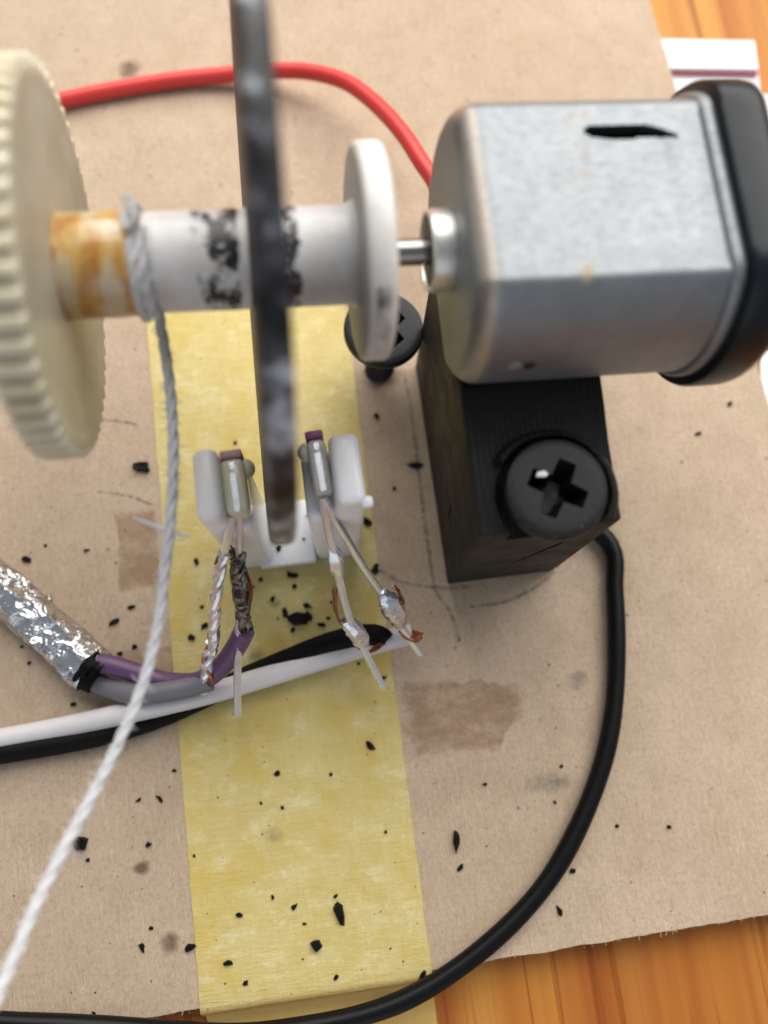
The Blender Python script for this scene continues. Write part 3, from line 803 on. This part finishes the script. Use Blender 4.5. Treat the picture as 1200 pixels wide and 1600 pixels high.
def sq(path, r, flat=.6):
    return tube(path, r, 8, rfun=lambda t: (lambda a: r * (1 + .12 * abs(math.cos(2 * a)))))
def flake(path, r, seed, amt=.25, n=10, prof=None):
    q = random.Random(seed); P, T, U, W = frames(path); V, Fc = [], []; N = len(P)
    for i in range(N):
        b = prof(i / (N - 1)) if prof else 1
        for k in range(n):
            a = 2 * math.pi * k / n; rr_ = r * b * (1 + q.uniform(-amt, amt)); V.append(P[i] + rr_ * (math.cos(a) * U[i] + math.sin(a) * W[i]))
    for i in range(N - 1):
        for k in range(n): Fc.append((i * n + k, i * n + (k + 1) % n, (i + 1) * n + (k + 1) % n, (i + 1) * n + k))
    Fc += [tuple(range(n)), tuple(range((N - 1) * n, N * n))]; return V, Fc

# emitter leads
l1 = [at(362, 806, 21.2), at(357, 835, 20), at(350, 865, 18), at(341, 905, 15.6), at(336, 950, 13), at(334, 990, 10.6), at(331, 1020, 8.8)]
l1b = [at(331, 1005, 9.6), at(324, 1030, 8.2), at(321, 1055, 6.6), at(317, 1082, 5.2)]
l2 = [at(371, 806, 20.6), at(373, 840, 19), at(374, 880, 16), at(374, 930, 13), at(373, 990, 10), at(371, 1050, 7.5), at(371, 1118, 5)]
a1 = mesh('lead', sq(spline(l1[:4], .4), .32), M['tin'], em)
mesh('twisted_joint', join(twist(spline(l1[2:], .25), .36, .25, 5.2, 2, 8), flake(spline(l1[4:], .5), .5, 31, .2, 8)), M['solder'], em)
mesh('lead_tip', join(twist(spline(l1b[:3], .25), .30, .34, 3.4, 2, 8), sq(spline(l1b[1:], .4), .42)), M['tin'], em)
mesh('lead', sq(spline(l2, .4), .33), M['tin'], em)
j2 = [at(373, 862, 17.2), at(371, 890, 15.6), at(376, 915, 14), at(379, 940, 12.6), at(380, 965, 11.2), at(384, 985, 10)]
mesh('twisted_joint', join(twist(spline(j2, .2), .38, .36, 6.5, 2, 8), flake(spline(j2[1:4], .8), .66, 5, .35), flake(spline(j2[3:5], .5), .62, 15, .3), twist(spline(j2[:3], .25), .16, .55, 4.7, 2, 6, 1.)), M['burnt'], em)
# detector leads
r1 = [at(503, 772, 21.0), at(508, 800, 20), at(514, 835, 18), at(521, 865, 16.3), at(530, 905, 13.8), at(541, 950, 10.8), at(552, 980, 8.6), at(570, 1018, 6.6), at(585, 1048, 5.2), at(598, 1074, 4.2)]
r2 = [at(505, 776, 21.2), at(522, 808, 19.4), at(546, 850, 16.4), at(570, 890, 13.2), at(592, 922, 10.4), at(612, 950, 8.0), at(624, 975, 6.4), at(640, 998, 5.2), at(657, 1022, 4)]
mesh('lead', sq(spline(r1, .4), .33), M['tin'], de)
mesh('lead', sq(spline(r2, .4), .33), M['tin'], de)
mesh('solder_drip', flake(spline([at(519, 850, 16.9), at(524, 870, 16.0), at(528, 895, 14.2), at(531, 915, 13)], .4), .52, 8, .22, prof=lambda t: .6 + .7 * math.sin(math.pi * min(1, t * 1.1))), M['tin'], de)
mesh('solder_blob', flake(spline([at(596, 926, 10), at(604, 936, 9.4), at(612, 948, 8.6), at(620, 962, 7.6), at(626, 978, 6.6)], .3), .98, 9, .14, 12, prof=lambda t: .38 + .75 * math.sin(math.pi * (t * .86 + .07))), M['solder'], de)
mesh('solder_blob', flake(spline([at(540, 968, 9.2), at(552, 982, 8.2), at(562, 996, 7.2), at(570, 1010, 6.4)], .3), .85, 10, .15, 12, prof=lambda t: .42 + .66 * math.sin(math.pi * (t * .86 + .07))), M['solder'], de)

# ------------------------------------------------------------------ cables to the sensors
wc = empty('white_cable', (*at(300, 1090, 0)[:2], 0), label='thick white insulated wire crossing the tape to the right solder blob', cat='wire')
wpath = [at(-60, 1165, 1.2), at(0, 1155, 1.2), at(80, 1140, 1.3), at(180, 1118, 2.2), at(260, 1100, 3.1), at(340, 1080, 3.0), at(430, 1053, 2.6), at(510, 1028, 2.6), at(580, 1007, 3.0), at(645, 990, 3.6)]
mesh('insulation', tube(spline(wpath, .7), 1.05, 16), M['white_cable'], wc)
cp = []
rs = random.Random(5)
for i in range(7):
    o_ = lambda: rs.uniform(-3, 3)
    cp.append(tube(spline([at(636 + o_(), 994 + o_(), 4), at(648 + o_(), 988 + o_() * 2, 4.6), at(657 + o_(), 992 + o_() * 2, 5), at(650 + o_(), 1000 + o_(), 5.4), at(634 + o_(), 994 + o_(), 5.6), at(626 + o_(), 984 + o_(), 6)], .3), .13, 6))
mesh('copper_strands', join(*cp), M['copper'], wc)
cp = []
for i in range(4):
    cp.append(tube(spline([at(612 + 4 * i, 918 + 3 * i, 9.6), at(620 + 3 * i + rs.uniform(-2, 2), 916 + 6 * i, 9.4), at(628 + i, 945 + rs.uniform(-4, 4), 8.2), at(627, 972, 6.8)], .3), .10, 5))
mesh('copper_strands', join(*cp), M['copper'], wc)

bc = empty('black_cable', (*at(300, 1115, 0)[:2], 0), label='thick black insulated wire running beside the white wire to the left solder blob', cat='wire')
bpath = [at(-60, 1188, 1.1), at(0, 1177, 1.1), at(80, 1164, 1.1), at(160, 1148, 1.1), at(240, 1124, 1.1), at(310, 1094, 1.1), at(380, 1060, 1.5), at(450, 1030, 2.2), at(520, 1003, 3.2), at(570, 992, 3.9), at(592, 994, 4.1), at(601, 1001, 4.0)]
mesh('insulation', tube(spline(bpath, .7), 1.08, 16), M['black_cable'], bc)
cp = []
for i in range(8):
    o_ = lambda s=2.5: rs.uniform(-s, s)
    cp.append(tube(spline([at(600 + o_(), 1004 + o_(), 4.6), at(588 + o_(), 1012 + o_(), 5.4), at(572 + o_(), 1018 + o_(), 6.4), at(560 + o_(), 1008 + o_(), 7), at(550 + o_(4), 990 + o_(4), 7.8)], .3), .13, 6))
for i in range(6):
    cp.append(tube(spline([at(548 + rs.uniform(-4, 4), 984, 8.2), at(532 + rs.uniform(-4, 4), 972 + rs.uniform(-5, 5), 8.4), at(524 + rs.uniform(-4, 4), 950 + rs.uniform(-8, 8), 8.8 + rs.uniform(-.5, .5)), at(522 + rs.uniform(-3, 8), 925 + rs.uniform(-12, 12), 9.5)], .3), .10, 5))
mesh('copper_strands', join(*cp), M['copper'], bc)

# foil shielded cable with its two cores
fc = empty('foil_shielded_cable', (*at(120, 1030, 0)[:2], 0), label='foil wrapped shielded cable with purple and grey cores leading to the emitter', cat='cable')
fpath = spline([at(-90, 835, 2.2), at(-20, 903, 2.1), at(40, 955, 2.1), at(95, 1003, 2.2), at(146, 1050, 2.5)], 1.3)
q = random.Random(21)
P, T, U, W = frames(fpath); V, Fc = [], []; nk = 16
fold = [q.uniform(-.34, .30) for _ in range(nk)]
for i in range(len(P)):
    fold = [.55 * f + .45 * q.uniform(-.62, .52) for f in fold]; hz = np.array([0, 0, 1.]); hu = np.cross(T[i], hz); hu /= np.linalg.norm(hu)
    for k in range(nk):
        a = 2 * math.pi * (k + .3 * math.sin(i * .7)) / nk
        V.append(P[i] + (2.4 + fold[k]) * math.cos(a) * hu + (1.65 + fold[k]) * math.sin(a) * hz)
for i in range(len(P) - 1):
    for k in range(nk):
        Fc.append((i * nk + k, i * nk + (k + 1) % nk, (i + 1) * nk + (k + 1) % nk)); Fc.append((i * nk + k, (i + 1) * nk + (k + 1) % nk, (i + 1) * nk + k))
Fc += [tuple(range(nk))]
mesh('foil_sleeve', (V, Fc), M['foil'], fc, smooth=True, sharp=42)
jp = spline([at(138, 1042, 2.4), at(150, 1052, 2.5), at(157, 1057, 2.5)], .25)
mesh('jacket_end', flake(jp, 1.95, 6, .16, 20), M['black_cable'], fc)
pur = mesh('purple_core', tube(spline([at(150, 1036, 3.0), at(175, 1040, 3.3), at(215, 1052, 3.4), at(262, 1066, 3.8), at(310, 1065, 5.0), at(345, 1042, 6.6), at(368, 1012, 8.2), at(382, 985, 9.6)], .6), 1.0, 14), M['purple'], fc, label='purple insulated core')
mesh('grey_core', tube(spline([at(150, 1066, 2.2), at(175, 1076, 2.6), at(215, 1085, 4.2), at(265, 1080, 5.0), at(300, 1073, 5.2), at(328, 1064, 5.6)], .6), 1.0, 14), M['grey_wire'], fc, label='grey insulated core')
cp = []
for i in range(9):
    o_ = lambda s=5: rs.uniform(-s, s)
    cp.append(tube(spline([at(356 + o_(8), 862 + o_(10), 15.5 + o_(1)), at(372 + o_(6), 880 + o_(), 15.2), at(386 + o_(6), 905 + o_(), 14), at(390 + o_(4), 930 + o_(6), 12.6), at(384 + o_(3), 968 + o_(4), 10.6)], .3), .11, 5))
for i in range(4):
    o_ = lambda s=4: rs.uniform(-s, s)
    cp.append(tube(spline([at(338 + o_(), 885 + o_(10), 16 + o_(.5)), at(344 + o_(3), 865 + o_(8), 17.3), at(352 + o_(3), 850 + o_(), 18.3)], .3), .10, 5))
for i in range(5):
    o_ = lambda s=3: rs.uniform(-s, s)
    cp.append(tube(spline([at(326 + o_(), 1010 + o_(), 9.4), at(318 + o_(2), 1035 + o_(), 8), at(328 + o_(2), 1055 + o_(), 7.2), at(334 + o_(2), 1068 + o_(), 6.3)], .3), .13, 5))
mesh('copper_strands', join(*cp), M['copper'], fc)
def scrap(px, py, z, r, seed, th=.08):
    q = random.Random(seed); c = at(px, py, z); nn = 7
    return [(c[0] + r * q.uniform(.5, 1.1) * math.cos(2 * math.pi * k / nn), c[1] + r * q.uniform(.5, 1.1) * math.sin(2 * math.pi * k / nn)) for k in range(nn)]
mesh('foil_flake', prism(scrap(76, 934, 0, .65, 3), .02, .35, .6), M['foil'], smooth=False, label='small torn foil flake lying beside the foil wrapped cable', cat='flake')

# ------------------------------------------------------------------ motor supply wires
mt = axp(36.0, -8.0, 0)
blk_path = [tuple(mt), tuple(mt + np.array([.8, .3, -2.5])), (35.5, 32, 18), (30, 36, 8), (25.6, 33, 1.6), (24.2, 25, 1.0), (24.3, 19, 1.0), at(953, 850, 1.0), at(961, 920, 1.0), at(964, 1000, 1.0), at(960, 1090, 1.0), at(945, 1180, 1.0), at(915, 1270, 1.0), at(870, 1355, 1.0), at(810, 1430, 1.0), at(740, 1495, 1.0), at(665, 1545, 1.0), at(590, 1578, 1.0), at(500, 1601, 1.0), at(400, 1614, 1.0), at(280, 1612, 1.0), at(150, 1604, 1.0), at(0, 1596, 1.0), at(-120, 1590, 1.0)]
mesh('black_motor_wire', tube([p + np.array([math.sin(i * .23) * .05, math.cos(i * .31) * .05, 0]) for i, p in enumerate(spline(blk_path, .8))], .93, 16, rfun=lambda t: .93 * (1 + .02 * math.sin(t * 90) + .015 * math.sin(t * 37))), M['black_wire'], label='thin black wire looping from the motor round the board to its front edge', cat='wire')
mr = axp(36.0, 8.0, 0)
red_path = [tuple(mr), tuple(mr + np.array([2, 2, -4])), (37, 46, 18), (30, 50.5, 12), at(735, 340, 12), at(672, 272, 11), at(632, 212, 9.5), at(590, 165, 7.5), at(540, 128, 5.5), at(480, 112, 3.5), at(420, 111, 2.2), at(350, 117, 1.3), at(270, 125, 1.0), at(190, 138, .95), at(105, 155, .95), at(20, 178, .95), at(-60, 200, .95)]
mesh('red_motor_wire', tube(spline(red_path, .8), .90, 16), M['red_wire'], label='red wire arching from behind the motor across the fibreboard', cat='wire')

# ------------------------------------------------------------------ black shavings
def shard(px, py, L, Wd, ang, z, label, group, seed):
    q = random.Random(seed); c = at(px, py, z); dpx = 91 / FPX * .985
    l, wd = L * dpx / 2, Wd * dpx / 2; nn = q.choice((6, 7, 8, 9, 10)); P = []
    l, wd = l * 1.12, wd * 1.12
    for k in range(nn):
        a = 2 * math.pi * (k + q.uniform(-.3, .3)) / nn; r = q.uniform(.55, 1.2)
        x, y = l * r * math.cos(a), wd * r * math.sin(a); b = -math.radians(ang)
        P.append((c[0] + x * math.cos(b) - y * math.sin(b), c[1] + x * math.sin(b) + y * math.cos(b)))
    h = max(.12, min(.55, wd * .8))
    V, Fc = prism(P, z, z + h, .78)
    V = [(x, y, zz + (q.uniform(-.12, .12) * h if zz > z + .01 else 0)) for x, y, zz in V]
    mesh('plastic_shaving', (V, Fc), M['shard'], smooth=False, label=label, cat='shaving', group=group)
G = {
 'A': ('small black plastic speck on yellow tape in front of the white and black cables', 'shavings on the tape in front of the cables', .12,
  [(578,1165,17,9,40),(433,1208,11,8,-20),(517,1210,6,5,0),(303,1337,6,5,60),(373,1429,11,7,10),(460,1417,11,7,-50),(530,1426,34,14,75),(493,1478,24,15,55),(356,1504,15,9,0),(383,1537,11,6,-30),(525,1527,10,6,-60),(660,1526,18,8,-60),(524,1401,9,6,-30),(426,1402,8,5,80),(441,1262,6,5,0),(408,1255,6,4,90),(603,1300,6,5,0),(476,1443,6,4,0)]),
 'B': ('small black plastic speck on yellow tape between the sensor bracket and the cables', 'shavings on the tape by the bracket', .12,
  [(466,967,29,24,30),(481,962,16,13,60),(445,955,19,12,70),(480,946,15,9,25),(501,976,15,8,15),(457,899,26,11,15),(459,916,9,8,0),(426,936,10,8,80),(394,917,9,8,30),(458,985,10,8,-40),(513,966,7,6,0),(587,888,17,13,-55),(574,814,17,13,20),(307,878,15,7,85),(320,978,14,8,-30),(299,995,12,10,40),(315,948,8,6,0),(598,1060,12,10,-30),(407,905,8,7,0),(518,941,7,6,20),(434,966,7,3,80),(368,692,9,7,0),(560,1037,6,5,0)]),
 'C': ('small black plastic speck on bare fibreboard on the string side of the tape', 'shavings on the board by the string', .02,
  [(222,730,27,21,30),(43,874,17,11,20),(71,852,7,5,0),(180,971,21,8,-25),(205,948,18,7,-5),(210,1011,9,7,0),(187,1021,8,7,0),(115,1100,12,10,0),(127,1315,25,21,20),(232,1320,9,8,0),(250,1248,15,7,50),(217,1250,10,4,-30),(272,1204,8,5,20),(298,1481,15,11,-10),(222,1480,14,7,70),(237,1450,7,5,0),(137,1344,8,6,0),(148,1588,16,5,70),(118,1165,10,7,0),(46,1036,7,6,0),(34,1011,6,5,0),(135,860,9,5,0)]),
 'D': ('small black plastic speck on bare fibreboard on the motor side of the tape', 'shavings on the board by the motor block', .02,
  [(648,727,23,14,10),(589,651,11,10,80),(616,763,8,6,60),(713,1314,33,15,-70),(719,1355,15,7,-45),(895,1361,13,7,0),(867,1253,7,6,70),(877,1197,6,5,0),(875,1424,18,8,70),(964,1291,6,5,0),(1046,1292,9,6,0),(758,1225,6,5,0),(1140,632,12,8,-40),(1091,678,13,6,0),(730,1500,6,4,0),(716,775,7,5,0)]),
 'E': ('tiny black plastic crumb lying on the white base of the sensor bracket', 'crumbs on the bracket base', 1.72,
  [(435,856,12,11,20),(413,834,7,5,0),(437,842,5,4,0),(474,842,6,5,40),(411,812,5,4,90),(480,806,5,4,0)]),
}
OWN = {('A', 0): 'slim black shaving on the tape closest to the white wire at the tape edge', ('A', 6): 'largest long black shaving on the tape in front of the cables',
 ('A', 7): 'oval black shaving beside the largest long shaving on the tape', ('A', 11): 'thin black shaving on the tape touching the black motor wire loop',
 ('A', 8): 'flat wide black shaving on the tape near its folded front end',
 ('B', 0): 'biggest chunky black shaving in the cluster on the tape in front of the bracket', ('B', 1): 'black shaving pressed against the biggest chunk in the tape cluster',
 ('B', 5): 'long jagged black shaving on the tape just in front of the bracket base', ('B', 11): 'leaf shaped black shaving on the tape edge beside the slanting detector lead',
 ('B', 12): 'square black shaving on the tape edge beside the bracket wall', ('B', 13): 'upright slim black shaving on the tape next to the emitter lead',
 ('B', 17): 'black shaving on the tape beside the tip of the detector lead', ('B', 2): 'slanting black shaving lying next to the tape cluster',
 ('C', 0): 'big angular black shaving on the board between gear and tape', ('C', 1): 'black shaving on the board above the foil wrapped cable',
 ('C', 3): 'slim black shaving on the board nearer the foil cable of a slanting pair', ('C', 4): 'slim level black shaving on the board of a pair beside the string',
 ('C', 8): 'big blocky black shaving on the board beside the trailing string', ('C', 13): 'black shaving on the board touching the tape edge near the brown spot',
 ('C', 10): 'slanting oblong black shaving on the board between string and tape', ('C', 17): 'thin upright black sliver on the board at the wire along its front edge',
 ('D', 0): 'diamond shaped black shaving lying on the pencil line beside the motor block', ('D', 1): 'small black shaving on the board between tape and standing screw',
 ('D', 3): 'long ragged black shaving on the board inside the black wire loop', ('D', 4): 'small oblong shaving just in front of the long ragged one inside the wire loop',
 ('D', 5): 'black shaving on the board just outside the black wire loop', ('D', 8): 'reddish dark sliver on the board near its frayed front edge outside the wire',
 ('D', 12): 'dark crumb on the board under the motor end cap', ('D', 13): 'flat dark crumb on the board between motor end cap and wire loop',
 ('E', 0): 'biggest black crumb on the front edge of the white bracket base'}
sd = 100
for key, (lab, grp, z, lst) in G.items():
    for i, (px, py, L, Wd, an) in enumerate(lst):
        sd += 1; shard(px, py, L, Wd, an, z, OWN.get((key, i), lab), grp, sd)
# dust too small to count
q = random.Random(77); dust = []
for i in range(330):
    px, py = q.uniform(0, 1200), q.uniform(40, 1560)
    p = at(px, py, 0)
    if p[0] > 46 or p[1] < -25.2 or p[1] > 88: continue
    if BX0 - 1 < p[0] < BX1 + 1 and BY0 - 1 < p[1] < BY1 + 1: continue
    z = .115 if xl < p[0] < xr and p[1] < 49 else .012
    r = q.uniform(.04, .11) * q.uniform(.6, 1.1); nn = 5
    P = [(p[0] + r * q.uniform(.6, 1.3) * math.cos(2 * math.pi * k / nn), p[1] + r * q.uniform(.5, 1.2) * math.sin(2 * math.pi * k / nn)) for k in range(nn)]
    dust.append(prism(P, z, z + r, .6))
mesh('plastic_dust', join(*dust), M['shard'], smooth=False, kind='stuff', label='fine black plastic dust sprinkled over board and tape', cat='dust')
